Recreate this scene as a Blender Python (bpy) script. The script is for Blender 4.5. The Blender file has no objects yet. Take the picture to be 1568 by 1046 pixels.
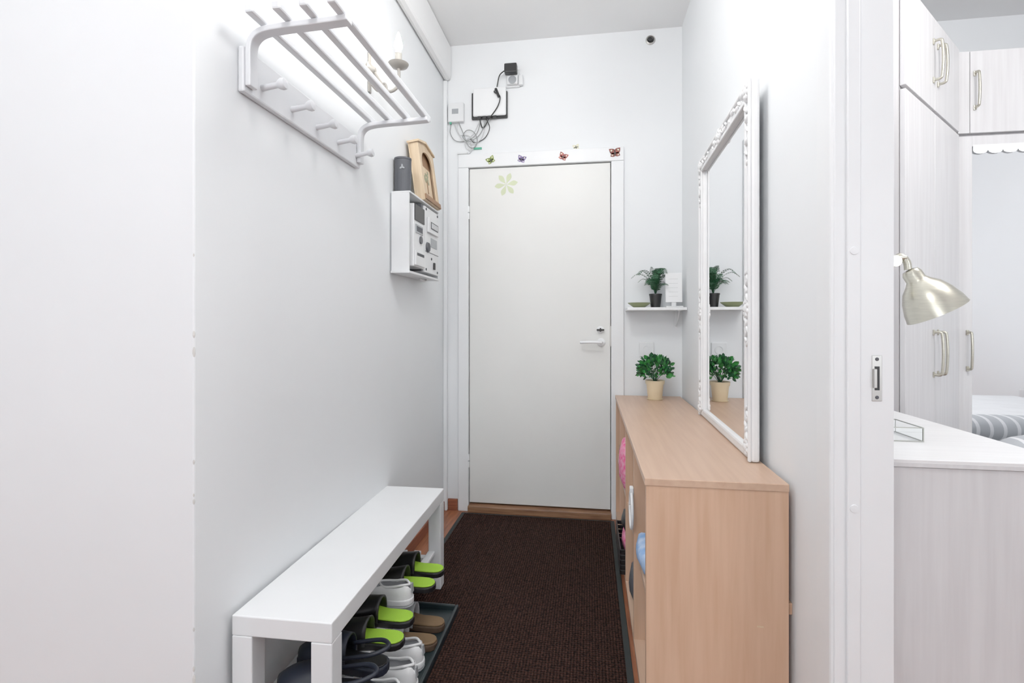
import bpy, math, random
from mathutils import Vector, Matrix
random.seed(7)
S=bpy.context.scene
COL=S.collection
# ------------------------------------------------------------------ materials
def adj(c):
    if min(c)>0.55: return tuple(c)
    return tuple(x**1.17 for x in c)
def mat(name,col,rough=0.5,metal=0.0,var=0.03,nscale=8,bump=0.0,bscale=60,emit=0,trans=0,stretch=(1,1,1),col2=None,coat=0):
    m=bpy.data.materials.new(name); m.use_nodes=True
    nt=m.node_tree; b=nt.nodes['Principled BSDF']
    col=adj(col); col2=adj(col2) if col2 else None
    b.inputs['Roughness'].default_value=rough; b.inputs['Metallic'].default_value=metal
    b.inputs['Transmission Weight'].default_value=trans
    b.inputs['Coat Weight'].default_value=coat
    tc=nt.nodes.new('ShaderNodeTexCoord'); mp=nt.nodes.new('ShaderNodeMapping')
    mp.inputs['Scale'].default_value=stretch
    nt.links.new(tc.outputs['Object'],mp.inputs['Vector'])
    n=nt.nodes.new('ShaderNodeTexNoise'); n.inputs['Scale'].default_value=nscale; n.inputs['Detail'].default_value=4
    nt.links.new(mp.outputs[0],n.inputs['Vector'])
    r=nt.nodes.new('ShaderNodeValToRGB')
    c2=col2 if col2 else tuple(max(0,c*(1-var)) for c in col)
    c1=col if col2 else tuple(min(1,c*(1+var)) for c in col)
    r.color_ramp.elements[0].position=0.35; r.color_ramp.elements[1].position=0.65
    r.color_ramp.elements[0].color=(*c2,1); r.color_ramp.elements[1].color=(*c1,1)
    nt.links.new(n.outputs['Fac'],r.inputs['Fac']); nt.links.new(r.outputs['Color'],b.inputs['Base Color'])
    if bump>0:
        n2=nt.nodes.new('ShaderNodeTexNoise'); n2.inputs['Scale'].default_value=bscale; n2.inputs['Detail'].default_value=5
        nt.links.new(mp.outputs[0],n2.inputs['Vector'])
        bp=nt.nodes.new('ShaderNodeBump'); bp.inputs['Strength'].default_value=bump; bp.inputs['Distance'].default_value=0.005
        nt.links.new(n2.outputs['Fac'],bp.inputs['Height']); nt.links.new(bp.outputs[0],b.inputs['Normal'])
    if emit>0:
        b.inputs['Emission Color'].default_value=(*col,1); b.inputs['Emission Strength'].default_value=emit
    return m
def wavecarpet(m,scale):
    nt=m.node_tree; b=nt.nodes['Principled BSDF']; tc=nt.nodes['Texture Coordinate']
    w=nt.nodes.new('ShaderNodeTexWave'); w.inputs['Scale'].default_value=scale; w.bands_direction='X'
    w.inputs['Distortion'].default_value=0.5; w.inputs['Detail Scale'].default_value=12
    w2=nt.nodes.new('ShaderNodeTexWave'); w2.inputs['Scale'].default_value=scale*0.9; w2.bands_direction='Y'
    w2.inputs['Distortion'].default_value=2.5; w2.inputs['Detail Scale'].default_value=6
    nt.links.new(tc.outputs['Object'],w.inputs['Vector']); nt.links.new(tc.outputs['Object'],w2.inputs['Vector'])
    mm=nt.nodes.new('ShaderNodeMath'); mm.operation='MULTIPLY_ADD'; mm.inputs[1].default_value=0.45
    nt.links.new(w2.outputs['Fac'],mm.inputs[0]); nt.links.new(w.outputs['Fac'],mm.inputs[2])
    bp=nt.nodes.new('ShaderNodeBump'); bp.inputs['Strength'].default_value=1.0; bp.inputs['Distance'].default_value=0.006
    nt.links.new(mm.outputs[0],bp.inputs['Height']); nt.links.new(bp.outputs[0],b.inputs['Normal'])
    src=b.inputs['Base Color'].links[0].from_socket
    mx=nt.nodes.new('ShaderNodeMix'); mx.data_type='RGBA'; mx.blend_type='MULTIPLY'; mx.inputs[0].default_value=0.7
    nt.links.new(src,mx.inputs[6]); nt.links.new(mm.outputs[0],mx.inputs[7]); nt.links.new(mx.outputs[2],b.inputs['Base Color'])
    b.inputs['Specular IOR Level'].default_value=0.15
M={}
M['wall']=mat('wall_paint',(0.815,0.837,0.858),0.6,var=0.012,nscale=1.5,bump=0.12,bscale=14)
M['ceil']=mat('ceiling_paint',(0.87,0.875,0.88),0.7,var=0.01,nscale=2)
M['trim']=mat('trim_gloss_white',(0.82,0.838,0.856),0.35,var=0.01)
M['door']=mat('door_white',(0.78,0.785,0.765),0.38,var=0.012,nscale=3)
M['white']=mat('white_lacquer',(0.84,0.855,0.87),0.35,var=0.01)
M['rackw']=mat('rack_white',(0.72,0.735,0.765),0.45,var=0.02)
M['floor']=mat('laminate_floor',(0.42,0.17,0.085),0.35,nscale=5,stretch=(14,1,1),col2=(0.22,0.075,0.035))
M['base']=mat('baseboard_wood',(0.36,0.13,0.07),0.45,nscale=6,stretch=(2,2,20),col2=(0.24,0.08,0.045))
M['thresh']=mat('threshold_wood',(0.36,0.20,0.11),0.45,nscale=6,stretch=(1,12,20),col2=(0.22,0.11,0.06))
M['carpet']=mat('ribbed_mat',(0.090,0.042,0.030),0.95,nscale=150,col2=(0.020,0.0085,0.0065))
wavecarpet(M['carpet'],30)
M['rubber']=mat('rubber_edge',(0.012,0.022,0.022),0.6)
M['beech_v']=mat('beech_vertical',(0.69,0.47,0.335),0.42,nscale=3.2,stretch=(14,14,0.9),col2=(0.62,0.405,0.275))
M['beech_y']=mat('beech_top',(0.64,0.455,0.335),0.38,nscale=3,stretch=(16,0.9,16),col2=(0.585,0.40,0.29))
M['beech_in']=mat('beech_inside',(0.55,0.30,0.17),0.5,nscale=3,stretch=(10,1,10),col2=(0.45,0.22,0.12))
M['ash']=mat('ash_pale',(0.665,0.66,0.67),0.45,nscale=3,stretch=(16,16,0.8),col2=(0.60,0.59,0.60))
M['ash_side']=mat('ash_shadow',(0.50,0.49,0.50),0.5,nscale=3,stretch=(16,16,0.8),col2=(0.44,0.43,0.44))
M['dresstop']=mat('dresser_top',(0.82,0.815,0.82),0.3,nscale=3,stretch=(1,14,1),col2=(0.77,0.765,0.77))
M['mirror']=mat('mirror_silver',(0.93,0.94,0.95),0.008,metal=1,var=0.0)
M['mirrorframe']=mat('mirror_frame_white',(0.82,0.825,0.835),0.4,var=0.03,bump=0.15,bscale=40)
M['nickel']=mat('brushed_nickel',(0.60,0.58,0.50),0.28,metal=1,var=0.06,nscale=30,stretch=(1,1,12))
M['steel']=mat('steel',(0.55,0.54,0.52),0.3,metal=1)
M['black']=mat('black_plastic',(0.012,0.012,0.014),0.4)
M['dgray']=mat('dark_gray_card',(0.10,0.105,0.12),0.6)
M['plastic']=mat('white_plastic',(0.76,0.775,0.79),0.35)
M['gplastic']=mat('grey_plastic',(0.38,0.40,0.42),0.4)
M['birch']=mat('birch_ply',(0.74,0.60,0.43),0.55,nscale=4,stretch=(12,12,1),col2=(0.64,0.49,0.33))
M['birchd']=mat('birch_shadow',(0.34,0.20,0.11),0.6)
M['green']=mat('lime_insole',(0.38,0.66,0.05),0.7,bump=0.3,bscale=300)
M['leaf']=mat('leaf_green',(0.045,0.27,0.06),0.5,var=0.5,nscale=25)
M['leaf2']=mat('leaf_dark',(0.02,0.11,0.045),0.5,var=0.4,nscale=25)
M['cream']=mat('cream_ceramic',(0.78,0.66,0.46),0.4,var=0.03)
M['soil']=mat('soil',(0.03,0.02,0.015),0.95,bump=0.6)
M['navy']=mat('navy_eva',(0.012,0.018,0.035),0.55)
M['shoew']=mat('shoe_white',(0.84,0.85,0.86),0.6,bump=0.15,bscale=90)
M['shoeg']=mat('shoe_mesh_grey',(0.50,0.52,0.54),0.8,bump=0.4,bscale=250)
M['lining']=mat('shoe_lining',(0.34,0.35,0.37),0.9)
M['cork']=mat('brown_footbed',(0.23,0.145,0.075),0.8,bump=0.2)
M['corksole']=mat('brown_sole',(0.10,0.06,0.035),0.8)
M['tray']=mat('tray_plastic',(0.018,0.032,0.036),0.45)
M['pink']=mat('pink_fabric',(0.85,0.10,0.30),0.7,nscale=60,col2=(0.9,0.45,0.6))
M['blue']=mat('blue_fabric',(0.25,0.42,0.72),0.8,nscale=30,col2=(0.5,0.62,0.8))
M['glass']=mat('clear_glass',(0.95,0.97,0.97),0.02,trans=1.0,var=0)
M['brass']=mat('box_edge_metal',(0.55,0.56,0.52),0.3,metal=1)
M['bulb']=mat('lit_bulb',(1.0,0.97,0.9),0.5,emit=60,var=0)
M['sticker_pale']=mat('sticker_pale_green',(0.66,0.72,0.50),0.5)
M['st_green']=mat('sticker_green',(0.30,0.38,0.10),0.5,var=0.4,nscale=60)
M['st_purple']=mat('sticker_purple',(0.22,0.16,0.38),0.5,var=0.4,nscale=60)
M['st_red']=mat('sticker_red',(0.42,0.10,0.09),0.5,var=0.4,nscale=60)
M['st_brown']=mat('sticker_brown',(0.26,0.06,0.04),0.5,var=0.5,nscale=60)
M['st_yellow']=mat('sticker_yellow',(0.74,0.72,0.56),0.5)
M['tape']=mat('green_tape',(0.10,0.45,0.30),0.5)
M['duvet']=mat('duvet_white',(0.82,0.83,0.85),0.9,bump=0.3,bscale=8)
M['chip']=mat('plaster_chip',(0.62,0.61,0.59),0.9,bump=0.5)
M['stripe']=mat('striped_textile',(0.45,0.47,0.50),0.9)
nt=M['stripe'].node_tree; w=nt.nodes.new('ShaderNodeTexWave'); w.inputs['Scale'].default_value=5.5; w.bands_direction='X'; w.inputs['Distortion'].default_value=0.3
r=nt.nodes.new('ShaderNodeValToRGB'); r.color_ramp.elements[0].color=(0.46,0.48,0.51,1); r.color_ramp.elements[1].color=(0.8,0.81,0.83,1)
r.color_ramp.elements[0].position=0.80; r.color_ramp.elements[1].position=0.88
nt.links.new(nt.nodes['Texture Coordinate'].outputs['Object'],w.inputs['Vector']); nt.links.new(w.outputs['Fac'],r.inputs['Fac']); nt.links.new(r.outputs['Color'],nt.nodes['Principled BSDF'].inputs['Base Color'])

# ------------------------------------------------------------------ helpers
def group(name,loc=(0,0,0),rz=0.0,rx=0.0,ry=0.0):
    e=bpy.data.objects.new(name,None); e.empty_display_size=0.05
    e.location=loc; e.rotation_euler=(rx,ry,rz); COL.objects.link(e); return e
def finish(name,verts,faces,m,parent=None,smooth=False,local=False,bevel=0,mats=None,fm=None,seg=2):
    me=bpy.data.meshes.new(name); me.from_pydata([tuple(v) for v in verts],[],faces); me.update()
    import bmesh
    bm=bmesh.new(); bm.from_mesh(me); bmesh.ops.recalc_face_normals(bm,faces=bm.faces); bm.to_mesh(me); bm.free()
    o=bpy.data.objects.new(name,me); COL.objects.link(o)
    if mats:
        for k in mats: me.materials.append(k)
        if fm:
            for i,p in enumerate(me.polygons): p.material_index=fm[i]
    else: me.materials.append(m)
    if smooth:
        for p in me.polygons: p.use_smooth=True
    if bevel>0:
        b=o.modifiers.new('bevel','BEVEL'); b.width=bevel; b.segments=seg; b.limit_method='ANGLE'; b.angle_limit=math.radians(40)
    if parent:
        o.parent=parent
        if not local: o.matrix_parent_inverse=Matrix.Translation(-Vector(parent.location))
    return o
BF=[(0,1,2,3),(7,6,5,4),(0,4,5,1),(1,5,6,2),(2,6,7,3),(3,7,4,0)]
def box(name,x0,x1,y0,y1,z0,z1,m,parent=None,bevel=0.0,local=False):
    v=[(x0,y0,z0),(x1,y0,z0),(x1,y1,z0),(x0,y1,z0),(x0,y0,z1),(x1,y0,z1),(x1,y1,z1),(x0,y1,z1)]
    return finish(name,v,BF,m,parent,bevel=bevel,local=local)
def frame_from(d):
    d=d.normalized(); u=Vector((0,0,1)) if abs(d.z)<0.9 else Vector((1,0,0))
    a=d.cross(u).normalized(); return a,d.cross(a).normalized()
def lathe(name,prof,base,axis,m,parent=None,n=24,local=False,smooth=True,cap=True):
    ax=Vector(axis).normalized(); a,b=frame_from(ax); base=Vector(base); V=[];F=[]
    for r,h in prof:
        for i in range(n):
            t=2*math.pi*i/n; V.append(base+ax*h+(a*math.cos(t)+b*math.sin(t))*max(r,1e-5))
    for j in range(len(prof)-1):
        for i in range(n):
            F.append((j*n+i,j*n+(i+1)%n,(j+1)*n+(i+1)%n,(j+1)*n+i))
    if cap:
        F.append(tuple(range(n))); k=(len(prof)-1)*n; F.append(tuple(range(k,k+n)))
    o=finish(name,V,F,m,parent,smooth=smooth,local=local)
    if smooth:
        e=o.modifiers.new('es','EDGE_SPLIT'); e.split_angle=math.radians(40)
    return o
def rod(name,p,q,r,m,parent=None,local=False,r2=None,n=16):
    p=Vector(p);q=Vector(q);L=(q-p).length
    return lathe(name,[(r,0),(r if r2 is None else r2,L)],p,q-p,m,parent,n,local)
def catmull(P,k=8):
    P=[Vector(p) for p in P]; out=[]
    Q=[P[0]]+P+[P[-1]]
    for i in range(1,len(Q)-2):
        for s in range(k):
            t=s/k; a,b,c,d=Q[i-1],Q[i],Q[i+1],Q[i+2]
            out.append(0.5*((2*b)+(c-a)*t+(2*a-5*b+4*c-d)*t*t+(3*b-a-3*c+d)*t**3))
    out.append(P[-1]); return out
def tube(name,P,r,m,parent=None,local=False,n=8,k=8,taper=None):
    C=catmull(P,k); V=[];F=[]; N=len(C)
    up=None
    for j,c in enumerate(C):
        d=(C[min(j+1,N-1)]-C[max(j-1,0)])
        if d.length<1e-7: d=Vector((0,0,1))
        d.normalize()
        if up is None: a,b=frame_from(d)
        else:
            a=up-d*up.dot(d); a.normalize(); b=d.cross(a)
        up=a
        rr=r if not taper else r*(1+(taper-1)*j/(N-1))
        for i in range(n):
            t=2*math.pi*i/n; V.append(c+(a*math.cos(t)+b*math.sin(t))*rr)
    for j in range(N-1):
        for i in range(n): F.append((j*n+i,j*n+(i+1)%n,(j+1)*n+(i+1)%n,(j+1)*n+i))
    F.append(tuple(range(n))); F.append(tuple(range((N-1)*n,N*n)))
    return finish(name,V,F,m,parent,smooth=True,local=local)
def extr(name,poly,origin,ex,ey,ez,depth,m,parent=None,local=False,bevel=0):
    o=Vector(origin);ex=Vector(ex);ey=Vector(ey);ez=Vector(ez);n=len(poly)
    V=[o+ex*x+ey*y for x,y in poly]+[o+ex*x+ey*y+ez*depth for x,y in poly]
    F=[tuple(range(n)),tuple(range(2*n-1,n-1,-1))]+[(i,(i+1)%n,n+(i+1)%n,n+i) for i in range(n)]
    return finish(name,V,F,m,parent,local=local,bevel=bevel)
def ellips(V,F,c,rx,ry,rz,rot=None,nu=10,nv=6):
    k=len(V); c=Vector(c); R=rot if rot else Matrix.Identity(3)
    for j in range(nv+1):
        ph=math.pi*j/nv
        for i in range(nu):
            th=2*math.pi*i/nu
            V.append(c+R@Vector((rx*math.sin(ph)*math.cos(th),ry*math.sin(ph)*math.sin(th),rz*math.cos(ph))))
    for j in range(nv):
        for i in range(nu): F.append((k+j*nu+i,k+j*nu+(i+1)%nu,k+(j+1)*nu+(i+1)%nu,k+(j+1)*nu+i))

# ------------------------------------------------------------------ room shell
H=2.85; XL=-0.887; XR=0.525; YB=3.035; Y0=-2.0
box('floor',-3.1,3.60,Y0-0.1,3.35,-0.1,0,M['floor'])
box('ceiling',-3.1,3.60,Y0-0.1,3.35,H,H+0.1,M['ceil'])
wl=box('wall_left',XL-0.6,XL,1.03,3.2,0,H,M['wall'],bevel=0.004)
V=[];F=[]
for z,s in [(0.30,1.0),(0.335,1.5),(0.36,0.8),(0.45,0.6),(0.74,0.8),(0.755,0.5),(0.83,0.7),(1.08,1.4),(1.12,1.0),(1.30,0.5),(0.25,0.7)]:
    ellips(V,F,(XL-0.0020,1.0318,z),0.0030*s,0.0025,0.009*s,None,8,5)
finish('plaster_chips',V,F,M['chip'],wl)
box('wall_left_front',-3.0,XL-0.6,1.03,1.15,0,H,M['wall'])
box('wall_far_left',-3.1,-3.0,Y0,1.15,0,H,M['wall'])
wb=group('wall_back',(-0.2,YB,0))
box('section_left',XL,-0.745,YB,YB+0.15,0,H,M['wall'],wb)
box('section_right',0.138,XR,YB,YB+0.15,0,H,M['wall'],wb)
box('section_over_door',-0.745,0.138,YB,YB+0.15,2.107,H,M['wall'],wb)
box('wall_right',XR,0.616,1.18,3.2,0,H,M['wall'])
wr=group('wall_right_front',(XR,-0.8,0))
box('section',XR,0.616,Y0,0.29,0,H,M['wall'],wr)
box('section_over_opening',XR,0.616,0.29,1.18,2.12,H,M['wall'],wr)
box('wall_bedroom_back',0.616,3.6,3.2,3.35,0,H,M['wall'])
box('wall_bedroom_right',3.5,3.6,Y0,3.2,0,H,M['wall'])
ws=group('wall_south',(0,Y0,0))
for i,(a,b,c,d) in enumerate([(-3.1,-2.2,0,H),(-0.4,1.5,0,H),(3.2,3.6,0,H),(-2.2,-0.4,0,0.8),(-2.2,-0.4,2.4,H),(1.5,3.2,0,0.8),(1.5,3.2,2.4,H)]):
    box('section_%d'%i,a,b,Y0-0.12,Y0,c,d,M['wall'],ws)
for i,(a,b) in enumerate([(-2.2,-0.4),(1.5,3.2)]):
    g=group('window_%d'%(i+1),((a+b)/2,Y0-0.06,0.8))  # unseen windows, added so outside light reaches the rooms
    for nm,x0,x1,z0,z1 in [('l',a,a+.06,.8,2.4),('r',b-.06,b,.8,2.4),('b',a+.06,b-.06,.8,.86),('t',a+.06,b-.06,2.34,2.4),('m',(a+b)/2-.03,(a+b)/2+.03,.86,2.34)]:
        box('frame_'+nm,x0,x1,Y0-.09,Y0-.03,z0,z1,M['trim'],g,0.004)
box('trim_1',XL,-0.838,1.03,YB,2.63,H,M['ceil'],bevel=0.024)
box('trim_2',XL,-0.862,YB-0.03,YB,0.0,2.63,M['wall'],bevel=0.006)
box('baseboard_back',-0.861,-0.80,YB-0.014,YB,0.0,0.07,M['base'],bevel=0.003)
box('baseboard_left',XL,XL+0.012,1.04,YB-0.031,0.0,0.06,M['base'],bevel=0.003)
# ------------------------------------------------------------------ entrance door
dr=group('door_1',(-0.3,YB,0))
box('leaf',-0.727,0.120,3.033,3.073,0.052,2.088,M['door'],dr,0.003)
box('frame_left',-0.745,-0.731,3.036,3.15,0,2.107,M['trim'],dr)
box('frame_right',0.124,0.138,3.036,3.15,0,2.107,M['trim'],dr)
box('frame_top',-0.731,0.124,3.036,3.15,2.093,2.107,M['trim'],dr)
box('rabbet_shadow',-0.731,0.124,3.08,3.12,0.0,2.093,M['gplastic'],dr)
for z in (1.82,0.307):
    rod('hinge',(-0.732,3.027,z-0.04),(-0.732,3.027,z+0.04),0.007,M['trim'],dr)
    rod('hinge_pin',(-0.732,3.027,z-0.003),(-0.732,3.027,z+0.003),0.0085,M['gplastic'],dr)
lathe('handle_rose',[(0.0,0),(0.024,0),(0.024,0.006),(0.020,0.010),(0.0,0.010)],(0.066,3.033,1.034),(0,-1,0),M['white'],dr)
tube('handle_lever',[(0.066,3.025,1.034),(0.066,2.985,1.034),(0.055,2.975,1.035),(0.0,2.975,1.036),(-0.055,2.982,1.034)],0.009,M['white'],dr)
lathe('lock_rose',[(0.0,0),(0.022,0),(0.022,0.005),(0.018,0.008),(0.0,0.008)],(0.062,3.033,1.107),(0,-1,0),M['white'],dr)
box('key_turn',0.040,0.084,3.008,3.024,1.102,1.112,M['black'],dr,0.003)
box('key_stem',0.058,0.066,3.006,3.026,1.096,1.118,M['black'],dr,0.002)
box('latch_plate',0.116,0.1245,3.0315,3.034,1.01,1.13,M['steel'],dr)
c=group('trim_3',(-0.3,3.02,1))
box('casing_left',-0.795,-0.731,3.018,3.034,0,2.093,M['trim'],c,0.004)
box('casing_right',0.124,0.197,3.018,3.034,0,2.093,M['trim'],c,0.004)
box('casing_top',-0.795,0.197,3.017,3.034,2.093,2.175,M['trim'],c,0.004)
t=group('trim_4',(-0.3,3.02,0.02))
box('threshold',-0.731,0.124,2.995,3.15,0.0,0.042,M['thresh'],t,0.006)
def petal(L,W,n=12,p=0.8):
    pts=[]
    for i in range(n+1):
        s=i/n; pts.append((L*s, W*math.sin(math.pi*s**p)))
    for i in range(n-1,0,-1):
        s=i/n; pts.append((L*s,-W*math.sin(math.pi*s**p)))
    return pts
def rot2(P,a): 
    ca,sa=math.cos(a),math.sin(a); return [(x*ca-y*sa,x*sa+y*ca) for x,y in P]
def butterfly(x,z,s,m,y,tilt=0.0):
    g=group('butterfly_sticker',(x,y,z))
    for k,(a,L,W) in enumerate([(0.75,1.0,0.36),(-0.5,0.72,0.30),(math.pi-0.75,1.0,0.36),(math.pi+0.5,0.72,0.30)]):
        extr('wing_%d'%k,rot2(petal(L*s,W*s),a+tilt),(x,y,z),(1,0,0),(0,0,1),(0,-1,0),0.0012,m,g)
        extr('wing_spot_%d'%k,rot2([(L*s*0.5+q*0.4,w*0.4) for q,w in petal(L*s*0.6,W*s)],a+tilt),(x,y-0.0012,z),(1,0,0),(0,0,1),(0,-1,0),0.0006,M['st_yellow'],g)
    extr('body',rot2(petal(0.9*s,0.09*s),math.pi/2+tilt),(x+0.4*s*math.sin(tilt),y-0.0013,z-0.4*s*math.cos(tilt)),(1,0,0),(0,0,1),(0,-1,0),0.002,M['black'],g)
ys=3.0165
butterfly(-0.59,2.128,0.036,M['st_green'],ys,0.5)
butterfly(-0.404,2.125,0.034,M['st_purple'],ys,-0.3)
butterfly(-0.157,2.128,0.036,M['st_red'],ys,-0.45)
butterfly(0.146,2.135,0.044,M['st_brown'],ys,0.1)
butterfly(-0.08,2.187,0.026,M['st_yellow'],YB-0.0005,0.2)
fl=group('flower_decal',(-0.4995,3.032,1.985))
for k in range(6):
    P=rot2(petal(0.072,0.015,p=1.6),k*math.pi/3+0.15)
    extr('petal_%d'%k,P,(-0.4995,3.0325,1.985),(1,0,0),(0,0,1),(0,-1,0),0.0008,M['sticker_pale'],fl)
# ------------------------------------------------------------------ carpet
cm=group('entrance_mat',(-0.3,1.8,0))
box('rib_surface',-0.742,0.118,0.2,2.965,0.0005,0.009,M['carpet'],cm,0.002)
for nm,a in {'l':(-0.764,-0.742,0.178,2.987),'r':(0.118,0.140,0.178,2.987),'n':(-0.742,0.118,0.178,0.2),'f':(-0.742,0.118,2.965,2.987)}.items():
    box('edge_'+nm,a[0],a[1],a[2],a[3],0.0005,0.006,M['rubber'],cm,0.002)
# ------------------------------------------------------------------ bench
bn=group('shoe_bench',(-0.612,1.14,0),rz=math.radians(1.0))
bw,bl,bh=0.262,1.01,0.425
box('seat_top',-bw,0,0,bl,bh-0.05,bh,M['white'],bn,0.003,True)
for i,(x,y,zf) in enumerate([(-bw,0,0.0005),(-0.054,0,0.0095),(-bw,bl-0.054,0.0005),(-0.054,bl-0.054,0.0095)]):
    box('leg_%d'%i,x,x+0.054,y,y+0.054,zf,bh-0.05,M['white'],bn,0.003,True)
for i,x in enumerate([-0.235,-0.175,-0.115,-0.055]):
    box('shelf_slat_%d'%i,x,x+0.03,0.054,bl-0.054,0.158,0.172,M['white'],bn,0.003,True)
for i,y in enumerate([0.06,bl-0.09]):
    box('shelf_rail_%d'%i,-0.21,-0.054,y,y+0.03,0.142,0.158,M['white'],bn,0.002,True)
tr=group('shoe_tray',(-0.69,1.6,0))
x0,x1,y0,y1=-0.80,-0.512,1.21,1.955
box('base',x0,x1,y0,y1,0.0095,0.014,M['tray'],tr)
box('rim_r',x1-0.012,x1,y0,y1,0.0095,0.034,M['tray'],tr,0.004)
box('rim_f',x0+0.012,x1-0.012,y1-0.012,y1,0.0095,0.034,M['tray'],tr,0.004)
box('rim_n',x0+0.012,x1-0.012,y0,y0+0.012,0.0095,0.034,M['tray'],tr,0.004)
box('rim_l',x0,x0+0.012,y0,y1,0.0095,0.034,M['tray'],tr,0.004)
# ------------------------------------------------------------------ shoes
OUT=[(0,0.004),(0.02,0.017),(0.06,0.026),(0.12,0.031),(0.22,0.032),(0.35,0.031),(0.48,0.034),(0.6,0.041),(0.72,0.045),(0.82,0.044),(0.9,0.037),(0.96,0.025),(0.99,0.013),(1.0,0.004)]
def wid(s):
    for (a,b),(c,d) in zip(OUT,OUT[1:]):
        if a<=s<=c: return b+(d-b)*(s-a)/(c-a)
    return 0.004
def cen(s,side): return side*0.010*math.sin(math.pi*min(1,max(0,(s-0.35)/0.65)))*0.9
def sole(name,g,L,sc,side,z0,z1,m,grow=0.0):
    ss=[o[0] for o in OUT]
    poly=[((s*(L+2*grow))-grow, cen(s,side)+(wid(s)*sc+grow)) for s in ss]+[((s*(L+2*grow))-grow, cen(s,side)-(wid(s)*sc+grow)) for s in reversed(ss)]
    return extr(name,poly,(0,0,z0),(1,0,0),(0,1,0),(0,0,1),z1-z0,m,g,local=True,bevel=0.004)
def arcs(name,g,L,sc,side,z0,ss,hs,m,cav=None,thick=0.003,n=16,full=False,grow=0.002):
    V=[];F=[];fm=[]
    for s,h in zip(ss,hs):
        w=wid(s)*sc+grow; c0=cen(s,side)
        isc=cav and cav[0]<s<cav[1]
        for j in range(n+1):
            a=math.pi*j/n
            y=w*math.cos(a); z=h*math.sin(a)**0.6
            if isc:
                q=abs(j-n/2)/(n/2)
                if q<0.42: z=0.012; y*=0.95
                elif q<0.55: y=math.copysign(w*0.62,y); z=h*0.97
                elif q<0.65: y=math.copysign(w*0.78,y); z=h*0.93
            V.append((s*L,c0+y,z0+z))
    for i in range(len(ss)-1):
        for j in range(n):
            k=i*(n+1)+j; F.append((k,k+1,k+n+2,k+n+1))
            mid=cav and cav[0]<ss[i]<cav[1]+0.0 and abs(j+0.5-n/2)/(n/2)<0.52
            fm.append(1 if mid else 0)
    if full:
        F.append(tuple(range(n+1))); fm.append(0); k=(len(ss)-1)*(n+1); F.append(tuple(range(k,k+n+1))); fm.append(0)
    o=finish(name,V,F,m,g,smooth=True,local=True,mats=[m,M['lining']],fm=fm)
    if not full:
        s_=o.modifiers.new('sol','SOLIDIFY'); s_.thickness=thick; s_.offset=0
    return o
def slipper(name,heel,ang,side,kind):
    g=group(name,heel,rz=ang)
    L=0.262
    if kind=='green':
        sole('sole',g,L,1.10,side,0,0.020,M['black'],0.003); sole('insole',g,L-0.006,1.05,side,0.020,0.026,M['green'])
        ss=[0.40+0.38*i/8 for i in range(9)]; arcs('strap',g,L,1.06,side,0.012,ss,[0.066-0.02*(i/8) for i in range(9)],M['black'],thick=0.006)
    elif kind=='brown':
        sole('sole',g,L,1,side,0,0.022,M['corksole'],0.002); sole('footbed',g,L-0.004,0.97,side,0.022,0.030,M['cork'])
        ss=[0.42+0.45*i/9 for i in range(10)]; arcs('upper',g,L,1,side,0.012,ss,[0.072-0.03*(i/9) for i in range(10)],M['shoeg'],thick=0.005)
    elif kind=='navy':
        sole('sole',g,L,1.05,side,0,0.024,M['navy'],0.004); sole('footbed',g,L-0.01,0.9,side,0.024,0.027,M['black'])
        ss=[0.42+0.575*i/11 for i in range(12)]; arcs('upper',g,L,1.06,side,0.015,ss,[0.075-0.012*(i/11)-0.035*(i/11)**3 for i in range(12)],M['navy'],thick=0.006)
        tube('heel_strap',[(0.12,0.037,0.045),(0.03,0.033,0.065),(-0.005,0,0.07),(0.03,-0.033,0.065),(0.12,-0.037,0.045)],0.006,M['navy'],g,local=True)
    return g
def sneaker(name,heel,ang,side,mu,hk=1.0):
    g=group(name,heel,rz=ang); L=0.275
    sole('outsole',g,L,1.03,side,0,0.008,M['shoeg'],0.003)
    sole('midsole',g,L,1.03,side,0.008,0.028,M['shoew'],0.003)
    ss=[0.0,0.015,0.04,0.08,0.14,0.22,0.30,0.37,0.43,0.5,0.58,0.66,0.74,0.82,0.9,0.95,0.985,1.0]
    hs=[0.03,0.055,0.066,0.068,0.062,0.057,0.058,0.064,0.072,0.070,0.062,0.054,0.047,0.042,0.036,0.03,0.02,0.006]
    hs=[h*hk for h in hs]
    arcs('upper',g,L,1.0,side,0.024,ss,hs,mu,cav=(0.03,0.42),full=True)
    def zc(v): return 0.024+(v-0.024)*hk
    tube('collar',[(0.009,0,zc(.088)),(0.03,0.019,zc(.093)),(0.07,0.023,zc(.084)),(0.10,0.021,zc(.083)),(0.118,0.0,zc(.090)),(0.10,-0.021,zc(.083)),(0.07,-0.023,zc(.084)),(0.03,-0.019,zc(.093)),(0.009,0,zc(.088))],0.004,mu,g,local=True)
    extr('heel_tab',[(-0.009,0.0),(0.009,0.0),(0.007,0.03),(-0.007,0.03)],(-0.0035,0,0.045),(0,1,0),(0.1,0,1),(1,0,0),0.004,M['gplastic'],g,local=True,bevel=0.001)
    extr('tongue',[(-0.018,0),(0.018,0),(0.021,0.05),(0.012,0.062),(-0.012,0.062),(-0.021,0.05)],(0.135,0,zc(.072)),(0,1,0),(-0.55,0,0.83),(0.83,0,0.55),0.005,M['shoew'],g,local=True,bevel=0.002)
    for k in range(5):
        x=0.128+k*0.017; z=zc(0.0975-k*0.006)
        tube('lace_%d'%k,[(x,0.022,z-0.014),(x+0.003,0.0,z),(x,-0.022,z-0.014)],0.0026,M['white'],g,local=True,n=6,k=4)
    return g
PI=math.pi
zs=0.173
slipper('clog_navy',(-0.550,1.246,zs),PI+0.03,1,'navy')
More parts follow.
